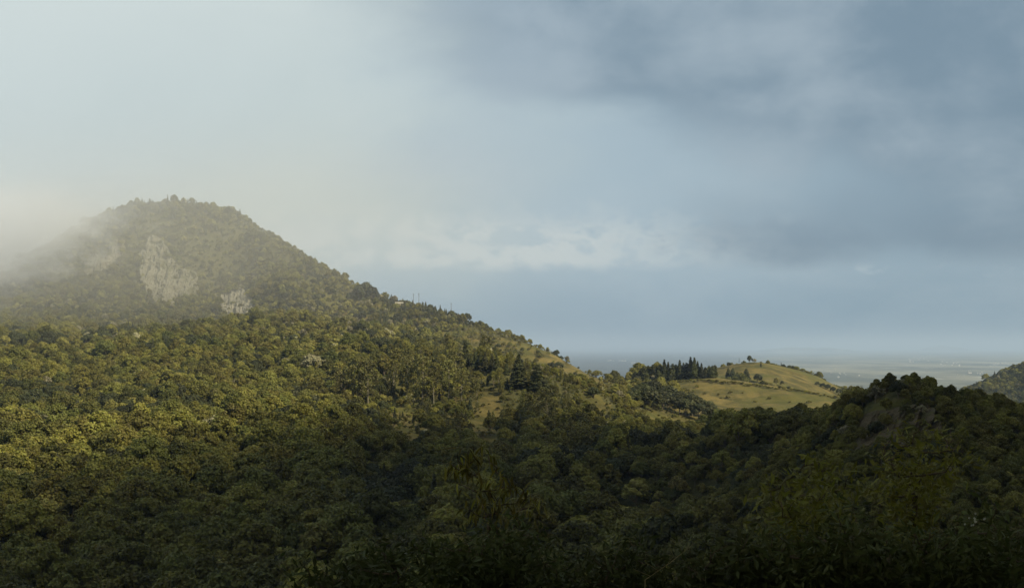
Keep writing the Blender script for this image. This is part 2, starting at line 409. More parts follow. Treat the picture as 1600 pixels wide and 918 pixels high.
def rock_mat(name, c0, c1, streak):
    m, nt, out = new_mat(name); L = nt.links.new
    geo = nt.nodes.new('ShaderNodeNewGeometry'); P = geo.outputs['Position']
    v = noise(nt, vmul(nt, P, (1, 1, .16)), streak, 6, .7, .6); w = noise(nt, P, streak * 1.6, 6, .7)
    h = noise(nt, vmul(nt, P, (.3, .3, 1)), streak * 1.2, 5, .7, .5)
    c = mixc(nt, w.step(.3, .7), (*c0, 1), (*c1, 1))
    c = mixc(nt, v.step(.52, .68) * .6, c, tuple(q * .38 for q in c0) + (1,))
    c = mixc(nt, h.step(.55, .63) * .8, c, (.060, .062, .026, 1)); big = noise(nt, P, streak * .35, 5, .65); c = mixc(nt, big.step(.56, .64) * .8, c, (.075, .074, .030, 1))
    bs = nt.nodes.new('ShaderNodeBsdfPrincipled'); L(c, bs.inputs['Base Color']); bs.inputs['Roughness'].default_value = .95
    bs.inputs['Specular IOR Level'].default_value = .1
    bp = nt.nodes.new('ShaderNodeBump'); bp.inputs['Strength'].default_value = 1; bp.inputs['Distance'].default_value = .35 / streak
    L((v + w).k, bp.inputs['Height']); L(bp.outputs[0], bs.inputs['Normal'])
    L(bs.outputs[0], out.inputs[0]); return m
M['terrain'] = terrain_mat()
M['rock'] = rock_mat('pale_cliff_rock', (.112, .108, .082), (.172, .166, .130), .07)
M['rock_white'] = rock_mat('whitish_cliff_rock', (.135, .130, .105), (.21, .20, .165), .10)
M['rock_veiled'] = rock_mat('grey_green_rock', (.10, .09, .06), (.15, .14, .10), .08)
M['rock_dark'] = rock_mat('dark_outcrop_rock', (.062, .050, .029), (.098, .078, .048), .5)

# ---------------------------------------------------------------- land cover
def inpoly(u, v, poly):
    c = np.zeros(u.shape, bool); n = len(poly)
    for i in range(n):
        (x1, y1), (x2, y2) = poly[i], poly[(i + 1) % n]
        c ^= ((y1 > v) != (y2 > v)) & (u < (x2 - x1) * (v - y1) / (y2 - y1 + 1e-9) + x1)
    return c
MEADOWS = [   # open grass: outline in the photograph, nearest and farthest distance, share of trees left standing
 ([(846, 552), (872, 555), (900, 572), (945, 592), (965, 612), (890, 614), (852, 608), (838, 588)], 1330, 1730, .03),
 ([(1042, 591), (1100, 584), (1150, 588), (1200, 598), (1320, 618), (1340, 650), (1250, 656), (1120, 654), (1085, 642), (1055, 622), (1035, 606)], 1150, 1490, .0),
 ([(1070, 540), (1330, 540), (1330, 640), (1230, 625), (1130, 605), (1070, 600)], 1560, 1880, .0),
 ([(1000, 642), (1080, 636), (1130, 664), (1090, 680), (1010, 668)], 780, 1190, .12),
 ([(1150, 655), (1210, 652), (1205, 700), (1150, 705)], 650, 1100, .25),
 ([(592, 632), (650, 645), (672, 695), (648, 745), (604, 695)], 560, 1100, .10),
 ([(728, 600), (780, 605), (790, 705), (740, 705)], 600, 1150, .06),
 ([(660, 655), (735, 650), (740, 690), (680, 700)], 600, 1150, .35),
 ([(902, 612), (930, 610), (965, 642), (925, 648)], 850, 1150, .10),
 ([(745, 518), (850, 540), (885, 592), (800, 575), (740, 552)], 1420, 1800, .28),
 ([(470, 440), (560, 470), (740, 512), (745, 552), (640, 545), (520, 510)], 1430, 1880, .62),
 ([(690, 515), (760, 538), (750, 548), (690, 528)], 1500, 1720, .3),
 ([(620, 560), (760, 575), (760, 640), (610, 640)], 850, 1200, .45),
 ([(1335, 690), (1345, 650), (1395, 622), (1420, 628), (1385, 648), (1360, 690)], 380, 460, .05),
]
def meadow(x, y, z):
    """1 where grass is open; and the share of trees kept there"""
    yy = np.maximum(y, 1.0); u, v = proj(x, yy, z)
    u = u + (fbm(x / 22, y / 22, 31, 3) - .5) * 22; v = v + (fbm(x / 22, y / 22, 57, 3) - .5) * 12
    g = np.zeros(x.shape); keep = np.ones(x.shape)
    for poly, d0, d1, k in MEADOWS:
        m = (y > d0) & (y < d1) & inpoly(u, v, poly)
        g[m] = 1; keep[m] = np.minimum(keep[m], k)
    return g, keep

def build_terrain():
    nx, ny = len(GX), len(GY)
    X, Y = _gx.ravel(), _gy.ravel(); Z = GZ.ravel()
    V = np.stack([X, Y, Z], 1)
    i = np.arange(nx - 1)[None] + np.arange(ny - 1)[:, None] * nx
    F = np.stack([i, i + 1, i + 1 + nx, i + nx], -1).reshape(-1, 4)
    g, _ = meadow(X, Y, Z)
    pl = sstep(40, 8, Z) * sstep(1500, 2600, np.hypot(X, Y))
    o = mesh_obj('terrain', V, F, M['terrain'], smooth=True, attr={'grass': g, 'plain': pl})
    tag(o, 'green hills and wide coastal plain running to the horizon', None, None, 'structure')
build_terrain()
# low blue ridges far out on the plain
def far_ridge(name, u0, u1, dist, hpx, seed):
    x0, x1 = ((u - U0) / FPX * dist for u in (u0, u1)); n = 60; V = []; F = []
    for i in range(n + 1):
        t = i / n; x = x0 + (x1 - x0) * t
        e = math.sin(math.pi * t) ** .6
        h = hpx / FPX * dist * e * (.45 + .9 * float(fbm(np.array([t * 9 + seed]), np.array([seed * 1.7]), seed)[0]))
        for (dy, k) in ((-2500, -.02), (-900, .6), (0, 1), (1200, .5), (2600, -.02)): V.append((x, dist + dy, h * k - 1))
    for i in range(n):
        for k in range(4): a = i * 5 + k; F.append((a, a + 5, a + 6, a + 1))
    o = mesh_obj(name, V, F, M['terrain'], smooth=True, attr={'plain': np.ones(len(V)), 'grass': np.zeros(len(V))})
    tag(o, None, None, None, 'structure')
far_ridge('distant_hills', 1180, 1345, 47000, 9.0, 3)
far_ridge('distant_hills', 1440, 1510, 60000, 9.0, 5)
far_ridge('distant_hills', 880, 1120, 70000, 5.0, 8)

# ---------------------------------------------------------------- tree prototypes (meshes only; every tree shares one of these)
def proto_broadleaf(seed, h, r, nlobe, nleaf, flat=.8, leaf=.30, sparse=0.0):
    """short forked trunk under a billowing dome of leaf clumps"""
    rng = np.random.default_rng(seed)
    tb = MB(); base = h * .30
    lean = rng.normal(size=2) * .25
    top = (lean[0], lean[1], base)
    tb.tube([(0, 0, -1.5), (lean[0] * .4, lean[1] * .4, base * .5), top], [.30, .24, .19], 6)
    C = []; R = []; vz = (h - base) * .62; nl = int(nlobe * 1.7)
    asym = rng.uniform(.7, 1.2, 3); ph = rng.uniform(0, 6.28)
    for k in range(nl):
        if rng.random() < .16: continue
        a = k * 2.39996 + rng.uniform(-.4, .4); q = (k + .5) / nl          # q: 0 at the top of the dome, 1 at its skirt
        el = math.pi / 2 * (1 - q * 1.12); rl = r * rng.uniform(.16, .40)
        rr = (r - rl * .8) * math.cos(el) * rng.uniform(.78, 1.22) * (1 + .22 * math.sin(a + ph) + .12 * math.sin(2 * a + ph * 2))
        zz = base + (h - base) * .34 + (vz - rl * flat * .6) * math.sin(el) * rng.uniform(.80, 1.20)
        C.append((rr * math.cos(a), rr * math.sin(a), zz)); R.append(rl)
    for k in range(0, len(C), 2):
        c = Vector(C[k]); t = Vector(top)
        tb.tube([tuple(t - Vector((0, 0, .5))), tuple(t.lerp(c, .5) + Vector((0, 0, -.3))), tuple(c)], [.13, .09, .04], 4)
    P = []; N = []; SZ = []
    tot = sum(q * q for q in R)
    for c, rl in zip(C, R):
        n = int(nleaf * rl * rl / tot); cc = np.array(c); outd = cc - np.array([0, 0, base + (h - base) * .25]); outd /= np.linalg.norm(outd) + 1e-6
        d = unit(rng.normal(size=(n, 3)) + outd * .55)
        rad = rl * (1.12 - .6 * rng.random(n) ** 1.3)
        bump = 1 + .16 * np.sin(d[:, 0] * 6 + c[0] * 3) * np.sin(d[:, 1] * 6 + c[1] * 3) + .1 * np.sin(d[:, 2] * 9 + c[2])
        p = cc + d * (rad * bump)[:, None] * np.array([1, 1, flat])
        P.append(p); N.append(unit(d + np.array([0, 0, .25]) + rng.normal(size=(n, 3)) * .55)); SZ.append(rng.uniform(.5, 1.35, n) * leaf)
    P = np.concatenate(P); N = np.concatenate(N); SZ = np.concatenate(SZ)
    return tb, leaf_quads(P, N, SZ, 1.25, rng)
def proto_conifer(seed, h, r, tiers, shape=1.0, bare=.12, leaf=.34, droop=.25, ragged=.3):
    rng = np.random.default_rng(seed); tb = MB()
    tb.tube([(0, 0, -1.5), (0, 0, h * .5), (0, 0, h * .97)], [.28, .18, .04], 6)
    P = []; N = []; SZ = []; TG = []
    for k in range(tiers):
        f = (k + rng.uniform(-.3, .3)) / tiers; f = min(max(f, 0), .985)
        z = h * (bare + (1 - bare) * f)
        prof = (1 - f) ** shape * (1 if f > .10 else .6 + 4 * f) + .03
        nb = max(4, int(9 * (prof) ** .5 + 2))
        a0 = rng.uniform(0, 6.28)
        for j in range(nb):
            a = a0 + j * 6.283 / nb + rng.normal() * .18; L = r * prof * rng.uniform(1 - ragged, 1.08)
            d = np.array([math.cos(a), math.sin(a), 0]); n = max(6, int(L * 15))
            tt = rng.uniform(.15, 1, n) ** .7
            p = np.array([0, 0, z]) + d * (tt * L)[:, None]; p[:, 2] += -droop * L * tt ** 1.6 + rng.normal(size=n) * .16 * (1 + L * .2)
            side = np.array([-d[1], d[0], 0]); p += side * (rng.normal(size=n) * .22 * L * (.35 + .5 * tt))[:, None]
            P.append(p); N.append(unit(np.array([0, 0, 1.0]) + d * .7 + rng.normal(size=(n, 3)) * .5)); SZ.append(rng.uniform(.6, 1.2, n) * leaf)
            TG.append(np.repeat((d + np.array([0, 0, -droop]))[None], n, 0) + rng.normal(size=(n, 3)) * .35)
            if k % 2 == 0: tb.tube([(0, 0, z), tuple(np.array([0, 0, z]) + d * L * .8 + np.array([0, 0, -droop * L * .6]))], [.07, .02], 3)
    P = np.concatenate(P); N = np.concatenate(N); SZ = np.concatenate(SZ); TG = np.concatenate(TG)
    return tb, leaf_quads(P, N, SZ, 1.7, rng, unit(TG))
def proto_wispy(seed, h, r, ncl, nleaf, leaf=.3):
    rng = np.random.default_rng(seed); tb = MB()
    b1 = rng.normal(size=2) * .5; b2 = b1 + rng.normal(size=2) * .6
    tb.tube([(0, 0, -1.5), (b1[0], b1[1], h * .45), (b2[0], b2[1], h * .92)], [.26, .19, .05], 6)
    P = []; N = []
    for k in range(ncl):
        f = .30 + .68 * k / ncl; z = h * f; a = k * 2.4 + rng.uniform(-.4, .4); L = r * (1.15 - .8 * abs(f - .55) - .25 * f) * rng.uniform(.5, 1.1)
        c = np.array([b2[0] * f + math.cos(a) * L, b2[1] * f + math.sin(a) * L, z + L * .5])
        tb.tube([(b2[0] * f, b2[1] * f, z - .4), tuple(c)], [.08, .03], 3)
        n = int(nleaf / ncl); d = rng.normal(size=(n, 3))
        P.append(c + d * np.array([.85, .85, .65]) * r * .27); N.append(unit(unit(d) + rng.normal(size=(n, 3)) * .8))
    P = np.concatenate(P); N = np.concatenate(N)
    return tb, leaf_quads(P, N, rng.uniform(.6, 1.2, len(P)) * leaf, 1.5, rng)

PROTO = {}
def reg(key, tb, lq, leafmat, barkmat='bark'):
    V, F, R = lq
    tr = mesh_obj('trunk', tb.V, tb.F, M[barkmat], link=False).data
    cr = mesh_obj('crown', V, F, M[leafmat], link=False, attr={'rnd': R}).data
    nv = len(tb.V)
    both = mesh_obj('tree_' + key, np.concatenate([np.array(tb.V), V]), [tuple(f) for f in tb.F] + [tuple(int(q) + nv for q in f) for f in F], [M[barkmat], M[leafmat]],
                    mi=[0] * len(tb.F) + [1] * len(F), link=False, attr={'rnd': np.concatenate([np.zeros(nv), R])})
    PROTO[key] = (tr, cr, both.data)
for k, (h, r, nl, nf) in enumerate([(11, 5.4, 16, 4200), (10, 4.8, 13, 3600), (12.5, 5.2, 17, 4300), (9, 5.6, 15, 3900), (13, 4.4, 14, 3700), (8.5, 4.2, 11, 2900), (14.5, 6.4, 20, 5200), (12, 4.0, 10, 2600), (7.5, 5.0, 12, 3000)]):
    reg('a_broad%d' % k, *proto_broadleaf(11 + k, h, r, nl, nf), 'leaf')
for k in range(2): reg('b_yellow%d' % k, *proto_broadleaf(31 + k, 9.5, 4.2, 11, 2700, .85), 'leaf_yellow')
for k in range(2): reg('c_pale%d' % k, *proto_broadleaf(41 + k, 10.5, 4.6, 12, 1900, .8, .28), 'leaf_pale', 'bark_pale')
for k in range(2): reg('d_dark%d' % k, *proto_broadleaf(51 + k, 10, 5.4, 15, 4200, .9), 'leaf_dark')
for k, a in enumerate([(18, 3.6, 17, .85), (16, 4.2, 14, .7), (20, 3.2, 20, .9)]): reg('e_pine%d' % k, *proto_conifer(61 + k, *a), 'needle')
for k in range(2): reg('f_wispy%d' % k, *proto_wispy(71 + k, 19, 3.6, 16, 1200), 'wisp', 'bark_pale')
reg('g_bush0', *proto_broadleaf(81, 4.2, 2.7, 8, 1100, .9, .22), 'leaf'); reg('g_bush1', *proto_broadleaf(82, 3.6, 3.0, 8, 1100, .8, .22), 'leaf')
TREE_H = {'a': 11, 'b': 9.5, 'c': 10.5, 'd': 10, 'e': 18, 'f': 19, 'g': 4}

def plant_tree(name, key, x, y, z, sc, rz, label, cat, group=None, sz=1.0):
    t = empty(name, (x, y, z), rz, (sc, sc, sc * sz)); tag(t, label, cat, group)
    for nm, me in (('trunk', PROTO[key][0]), ('crown', PROTO[key][1])):
        o = bpy.data.objects.new(nm, me); COL.objects.link(o); o.parent = t
    return t
KEYS = sorted(PROTO)
def variants(letter): return [k for k in KEYS if k[0] == letter]

# ---------------------------------------------------------------- forest scatter
rng = np.random.default_rng(2024)
PLACED = []      # hand-placed trees keep the scatter clear of their spot
def clear_of(x, y):
    ok = np.ones(x.shape, bool)
    for px_, py_, r in PLACED: ok &= (x - px_) ** 2 + (y - py_) ** 2 > r * r
    return ok
_R = random.Random(7)
def at_pixel(name, letter, u, v, hpx, label, cat='tree', group=None, dmin=200, clear=5.0, wide=1.0, var=None, front=0):
    """plant one tree whose foot is the ground seen at photo pixel (u, v) and which stands hpx pixels tall"""
    x, y, z = hit(u, v, dmin)
    key = variants(letter)[var] if var is not None else _R.choice(variants(letter))
    h = hpx * y / FPX; s = h / TREE_H[letter]
    PLACED.append((x, y, clear))
    for k in range(front): PLACED.append((x * (1 - .010 * (k + 1)), y * (1 - .010 * (k + 1)), 9.0))
    return plant_tree(name, key, x, y, z - .3, s * wide, _R.uniform(0, 6.28), label, cat, group, 1 / wide)

# --- trees one can pick out of the view
at_pixel('conifer_tree', 'e', 810, 606, 54, 'tall dark conifer on the near ridge, taller of the two side by side', 'conifer', dmin=700, var=0, wide=1.45, front=5)
at_pixel('conifer_tree', 'e', 839, 612, 50, 'tall dark conifer on the near ridge, lower and wider of the two side by side', 'conifer', dmin=700, var=1, wide=1.5, front=5)
at_pixel('conifer_tree', 'e', 727, 576, 42, 'slim dark conifer rising alone over the middle of the near ridge', 'conifer', dmin=700, var=2, wide=1.3, front=3)
for u, v, h in ((743, 578, 30), (758, 580, 32), (769, 584, 34), (776, 586, 34), (791, 586, 22)):
    at_pixel('conifer_tree', 'e', u, v, h, 'small dark conifer in the uneven group beside the two tall conifers', 'conifer', 'small conifers on the near ridge', dmin=700, wide=1.3, front=3)
for k, (u, v, h) in enumerate(((562, 466, 20), (571, 470, 28), (580, 473, 24))):
    at_pixel('skyline_tree', 'd', u, v, h, 'dark dense tree in the clump on the mountain skyline', 'tree', 'dark clump on the mountain skyline', dmin=1500, var=k % 2, wide=.85)
at_pixel('skyline_tree', 'd', 729, 505, 15, 'small dark tree standing alone on the skyline right of the tall pole', 'tree', dmin=1500, wide=.8)
for u, v, h in ((649, 480, 14), (665, 486, 16), (680, 490, 15), (690, 494, 13), (675, 488, 12), (716, 500, 12)):
    at_pixel('conifer_tree', 'e', u, v, h, 'small pointed conifer on the mountain skyline between the poles', 'conifer', 'conifers on the mountain skyline', dmin=1500, wide=1.2)
for k, u in enumerate((222, 234, 262, 279, 287, 293, 318, 330, 346, 357, 372, 388, 399, 412)):
    x, y, z = hit(u, float(np.interp(u, [200, 250, 300, 350, 400, 450], [327, 320, 324, 342, 366, 391])), 1500)
    PLACED.append((x, y, 2)); key = variants('e')[k % 3]; s = _R.uniform(.55, .95)
    plant_tree('conifer_tree', key, x, y, z - .3, s, k, 'small pointed conifer on the misty summit skyline', 'conifer', 'conifers along the summit skyline', 1.15)
for k, (u, v, h) in enumerate(((862, 578, 12), (872, 579, 13))):
    at_pixel('meadow_bush', 'd', u, v, h, 'round dark bush on the bright grass slope, %s one of the pair' % ('upper' if k == 0 else 'lower'), 'bush', dmin=1400, wide=1.2)
at_pixel('meadow_bush', 'd', 898, 587, 6, 'tiny dark bush low on the bright grass slope', 'bush', dmin=1400)
# pine row on the grass hill
for u, v, h in ((992, 596, 22), (1000, 597, 26), (1007, 597, 33), (1013, 596, 30), (1020, 596, 36), (1026, 595, 30), (1031, 595, 35), (1038, 595, 36), (1044, 594, 31), (1051, 593, 34), (1056, 592, 31),
                (1062, 592, 32), (1068, 591, 29), (1073, 591, 33), (1079, 591, 36), (1085, 591, 35), (1090, 590, 28), (1096, 590, 25), (1102, 590, 23), (1108, 590, 21), (1113, 590, 26), (1118, 590, 21),
                (1010, 602, 30), (1029, 601, 31), (1047, 600, 27), (1036, 604, 24)):
    at_pixel('pine_tree', 'e', u, v, h * .88, 'dark pine in the dense row along the grassy hill crest', 'pine', 'pine row on the grassy hill', dmin=1250, clear=4, wide=1.55)
for u, v, h in ((1138, 590, 18), (1145, 591, 20), (1152, 593, 15), (1158, 594, 15)):
    at_pixel('pine_tree', 'e', u, v, h, 'dark pine in the small group just right of the pine row', 'pine', 'small pine group on the grassy hill', dmin=1250, wide=1.35)
at_pixel('pine_tree', 'e', 1166, 595, 23, 'tallest dark pine of the small group right of the pine row', 'pine', dmin=1250, wide=1.5, var=1)
at_pixel('meadow_tree', 'd', 1184, 598, 14, 'rounded dark tree alone on the terrace right of the pines', 'tree', dmin=1250, wide=.95)
at_pixel('summit_tree', 'd', 1171, 568, 12, 'bushy tree beside the top of the second grassy hill', 'tree', dmin=1600, wide=.7)
at_pixel('summit_tree', 'e', 1155, 567, 10, 'slim lone tree left of the second grassy hill top', 'tree', dmin=1600)
at_pixel('summit_tree', 'd', 1138, 573, 7, 'low round tree on the left shoulder of second grassy hill', 'tree', dmin=1600, wide=1.1)
at_pixel('summit_tree', 'e', 1189, 573, 9, 'small pointed tree on the right shoulder of second grassy hill', 'tree', dmin=1600)
at_pixel('summit_tree', 'c', 1179, 568, 8, 'thin pale tree behind the bushy tree on second grassy hill', 'tree', dmin=1600)
at_pixel('meadow_tree', 'a', 1213, 603, 10, 'small greyish tree on the lower slope of second grassy hill', 'tree', dmin=1300, wide=.7)
at_pixel('meadow_tree', 'a', 1222, 604, 12, 'taller greyish tree on the lower slope of second grassy hill', 'tree', dmin=1300, wide=.7)
for u, v, h in ((1278, 603, 7), (1286, 606, 8), (1294, 609, 9), (1302, 613, 9), (1310, 617, 10)):
    at_pixel('shoulder_tree', 'd', u, v, h, 'dark tree on the wooded shoulder behind the grassy hill', 'tree', 'trees on the wooded shoulder', dmin=1500, wide=1.1)
# terrace scrub lines on the grass hill
for k in range(46):
    t = k / 45; u = 1044 + 262 * t; v = float(np.interp(u, [1044, 1100, 1150, 1200, 1250, 1306], [597, 596, 600, 606, 612, 622])) + _R.uniform(-1, 1)
    at_pixel('terrace_bush', 'g', u, v, _R.uniform(2.5, 5.5), 'low bush in the dark line along the grass terrace', 'bush', 'bushes along the terrace', dmin=1180, clear=1, wide=1.3)
for k in range(26):
    u = _R.uniform(1080, 1310); v = float(np.interp(u, [1080, 1310], [607, 634])) + _R.uniform(-3, 22)
    if not (1075 < u < 1320 and v < 646): continue
    at_pixel('meadow_scrub', 'g', u, v, _R.uniform(2.5, 6), 'low bush scattered over the open golden grass face', 'bush', 'bushes on the grass face', dmin=1150, clear=1, wide=1.3)
# dark bush mass in the bowl
for k, (u, v, h, w) in enumerate(((985, 632, 20, 1.2), (1002, 634, 33, 1.2), (1022, 634, 37, 1.2), (1044, 637, 33, 1.2), (1062, 644, 31, 1.2), (1082, 650, 33, 1.2), (1100, 653, 26, 1.2), (1012, 640, 32, 1.2), (1035, 642, 30, 1.2), (1072, 650, 26, 1.2), (1092, 656, 24, 1.2), (1118, 655, 14, 1.2), (972, 628, 13, 1.2))):
    at_pixel('bowl_tree', 'd', u, v, h, 'near black round tree in the dark clump below the golden grass', 'tree', 'dark clump below the golden grass', dmin=800, var=k % 2, wide=w, clear=7)
at_pixel('bowl_tree', 'd', 928, 622, 17, 'round dark bush by itself left of the dark clump', 'tree', dmin=900, wide=1.25, clear=8)
at_pixel('meadow_tree', 'c', 1020, 600, 14, 'pale round tree at the foot of the pine row', 'tree', dmin=1250)
at_pixel('valley_tree', 'd', 1060, 700, 34, 'broad black-green tree under the dry grass patch in the valley', 'tree', dmin=500, wide=1.15, clear=8)
at_pixel('valley_tree', 'b', 884, 768, 30, 'bright yellow-green round tree in the dark valley forest, lower of two', 'tree', dmin=400, wide=1.0, clear=6)
at_pixel('valley_tree', 'b', 883, 746, 26, 'bright yellow-green slim tree in the dark valley forest, upper of two', 'tree', dmin=400, wide=.8, clear=6)
at_pixel('valley_tree', 'a', 835, 690, 44, 'greyish green dome-shaped tree standing out of the valley forest', 'tree', dmin=500, wide=1.0, clear=8)
at_pixel('crest_tree', 'c', 1368, 628, 26, 'pale flowering tree on the crest of the near dark hill', 'tree', dmin=250, wide=1.1, clear=4)
at_pixel('crest_tree', 'd', 1404, 622, 26, 'dark broad tree at the top of the near dark hill', 'tree', dmin=250, wide=1.1, clear=4)
at_pixel('slope_tree', 'c', 488, 590, 36, 'large pale grey tree in the middle of the mountain forest', 'tree', dmin=700, wide=1.2, clear=7)
at_pixel('slope_tree', 'c', 577, 482, 14, 'pale leaning tree just below the skyline clump', 'tree', dmin=1400)
for u, v, h in ((632, 512, 12), (680, 516, 12), (558, 520, 12), (566, 522, 10), (545, 545, 14)):
    at_pixel('slope_tree', 'c', u, v, h, 'small pale tree on the sunlit mountain flank', 'tree', 'pale trees on the sunlit flank', dmin=1300)
for u, v, h in ((615, 615, 70), (636, 625, 64), (660, 628, 72), (678, 635, 60), (700, 628, 66), (722, 632, 56), (746, 640, 50), (575, 640, 76), (555, 640, 70), (534, 640, 60), (712, 606, 60)):
    at_pixel('wispy_tree', 'f', u, v, h, 'tall thin wispy tree above the dry grass on the spur', 'tree', 'tall wispy trees on the spur', dmin=700, clear=4, wide=1.0)
for u, v, h in ((270, 535, 26), (300, 535, 20), (262, 530, 18), (456, 552, 34), (470, 552, 30), (488, 550, 36), (440, 548, 26), (505, 552, 30)):
    at_pixel('conifer_tree', 'e', u, v, h, 'broad dark conifer in the forest under the cliffs', 'conifer', 'conifers in the forest under the cliffs', dmin=900, wide=1.4, clear=4)

def forest():
    X, Y = np.meshgrid(np.arange(-1300, 1300, 5.6), np.arange(235, 2750, 5.6)); c0 = np.full(X.size, 5.6)
    X2, Y2 = np.meshgrid(np.arange(45, 330, 2.9), np.arange(250, 620, 2.9)); c1 = np.full(X2.size, 2.9)      # the near hill carries smaller, closer trees
    X = np.concatenate([X.ravel(), X2.ravel()]); Y = np.concatenate([Y.ravel(), Y2.ravel()]); cell = np.concatenate([c0, c1])
    X = X + rng.uniform(-.5, .5, X.size) * cell; Y = Y + rng.uniform(-.5, .5, Y.size) * cell
    m = np.abs(X) < Y * .47 + 70
    near = lambda X, Y: sstep(50, 100, X) * sstep(620, 560, Y)
    m &= np.where(cell < 5, rng.random(X.size) < near(X, Y), rng.random(X.size) > near(X, Y)); X, Y = X[m], Y[m]; Z = ground(X, Y)
    # out of sight behind hills: leave out
    vis = np.ones(X.size, bool); top = Z + 13
    for f in np.linspace(.12, .985, 60):
        gx, gy = X * f, Y * f; line = CAMZ + (top - CAMZ) * f
        vis &= (ground(gx, gy) < line + 3)
    u, v = proj(X, Y, Z); ut, vt = proj(X, Y, top)
    vis &= (vt < 960) & (u > -70) & (u < 1670)
    X, Y, Z, u, v = (a[vis] for a in (X, Y, Z, u, v))
    _, keep = meadow(X, Y, Z)
    plainish = (Z < 14)
    keep *= 1 - .42 * sstep(1000, 520, Y) * (u < 1000)
    ok = (rng.random(X.size) < keep) & clear_of(X, Y) & ~plainish
    for poly in ROCKS_UV: ok &= ~(inpoly(u, v, poly[0]) & (Y > poly[1]) & (Y < poly[2]) & (rng.random(X.size) < poly[3]))
    ok &= ~((Y > 2100) & (rng.random(X.size) < .25))
    scrub = ~ok & ~plainish & (Y < 1130) & (rng.random(X.size) < np.where(keep < .3, .34, .75)) & (u < 1320)      # scrub fills the clearings on the spur
    small = scrub[ok | scrub]; ok = ok | scrub
    X, Y, Z, u, v = (a[ok] for a in (X, Y, Z, u, v)); n = X.size
    # what grows where
    kind = np.zeros(n, int); r = rng.random(n)
    pa = fbm(X / 60, Y / 60, 91, 3)
    names = np.array(KEYS); idx = np.empty(n, int)
    def pick(mask, letter):
        ks = [KEYS.index(k) for k in variants(letter)]; idx[mask] = rng.choice(ks, mask.sum())
    pick(np.ones(n, bool), 'a')
    pick((r < .03 + .22 * (pa > .62)), 'b')
    pick((r > .982) & (v < 700), 'c')
    pick((r > .55) & (r < .955) & (pa < .40), 'd'); pick((r > .30) & (r < .48) & (pa < .36), 'e')
    flank = (Y > 1400) & (u > 440) & (u < 900); pick(flank & (r > .10) & (r < .45), 'b'); pick((Y > 1250) & (u <= 440) & (r > .10) & (r < .30), 'b'); pick(flank & (r > .93), 'c')  # lighter kinds put the sunlit look of flank and mountain into leaf colour
    sad = (u > 870) & (u < 1060) & (v > 580) & (v < 630) & (Y > 1150); pick(sad & (r < .45), 'b'); pick(sad & (r > .45) & (r < .7), 'g')
    spur = (u > 600) & (u < 900) & (v > 540) & (v < 680) & (Y < 1300); pick(spur & (r > .62) & (r < .86), 'e'); pick(spur & (r > .45) & (r < .62), 'f')
    ridge = (u > 590) & (u < 740) & (v < 512) & (Y > 1500); pick(ridge & (r < .5), 'e')
    pick((Y > 1800) & (u < 500) & (r > .45) & (r < .6), 'e'); pick(small, 'g')
    clus = fbm(X / 34, Y / 34, 131, 3); scl = (.40 + .75 * rng.random(n) ** 1.7) * (.55 + .95 * clus) * np.where(rng.random(n) < .07, 1.4, 1)
    scl *= 1 - .25 * sstep(1500, 1900, Y); scl *= 1 - .50 * near(X, Y); scl *= 1 + .75 * sstep(1000, 520, Y) * (1 - near(X, Y)) * (u < 1000); scl *= 1.12
    scl = np.minimum(scl, 1.7); scl = np.where(near(X, Y) > .5, np.minimum(scl, .58), scl)
    scl *= np.where((Y > 780) & (Y < 1190) & (u > 930) & (u < 1330), .60, 1); scl *= np.where((Y > 900) & (Y < 1300) & (u > 780) & (u <= 960), .52, 1); scl *= np.where((Y > 560) & (Y < 1000) & (u > 560) & (u < 820), .68, 1)
    scl *= np.where((Y > 1400) & (u > 730) & (u < 980), .66, 1)
    conif = np.isin(idx, [KEYS.index(k) for k in variants('e')]); scl = np.where(conif, scl * .72, scl)
    scl = np.where(small, rng.uniform(.25, .8, n), scl); rot = rng.uniform(0, 6.283, n)
    # the largest in view stand as single trees, the rest are one forest
    size = scl / Y * 1000
    ub, vb = proj(X, Y, Z + 6); infr = (ub > -10) & (ub < 1610) & (vb < 925)
    groups = {'a': ('broadleaf_tree', 'round green broadleaf tree in the dark forest canopy at the mountain foot', 'tree', 'broadleaf trees of the near forest'),
              'b': ('yellow_tree', 'yellow-green tree among the darker forest canopy', 'tree', 'yellow-green trees in the near forest'),
              'c': ('pale_tree', 'pale-leaved tree among the green forest canopy', 'tree', 'pale trees in the near forest'),
              'd': ('dark_tree', 'blackish green tree among the brighter forest canopy', 'tree', 'dark trees in the near forest')}
    single = np.zeros(n, bool)
    for L, lim in (('a', 290), ('b', 60), ('c', 25), ('d', 40)):
        ks = [KEYS.index(k) for k in variants(L)]
        c = np.where(np.isin(idx, ks) & infr)[0]; c = c[np.argsort(-size[c])][:lim]
        single[c] = True
        nm, lab, cat, grp = groups[L]
        for i in c: plant_tree(nm, KEYS[idx[i]], float(X[i]), float(Y[i]), float(Z[i]) - .3, float(scl[i]), float(rot[i]), lab, cat, grp)
    q = ~single
    instance_field('forest', np.stack([X, Y, Z - .3], 1)[q], idx[q], scl[q], rot[q], 'dense green forest covering the mountain slopes and valley')
    print('forest', n, 'singles', single.sum())
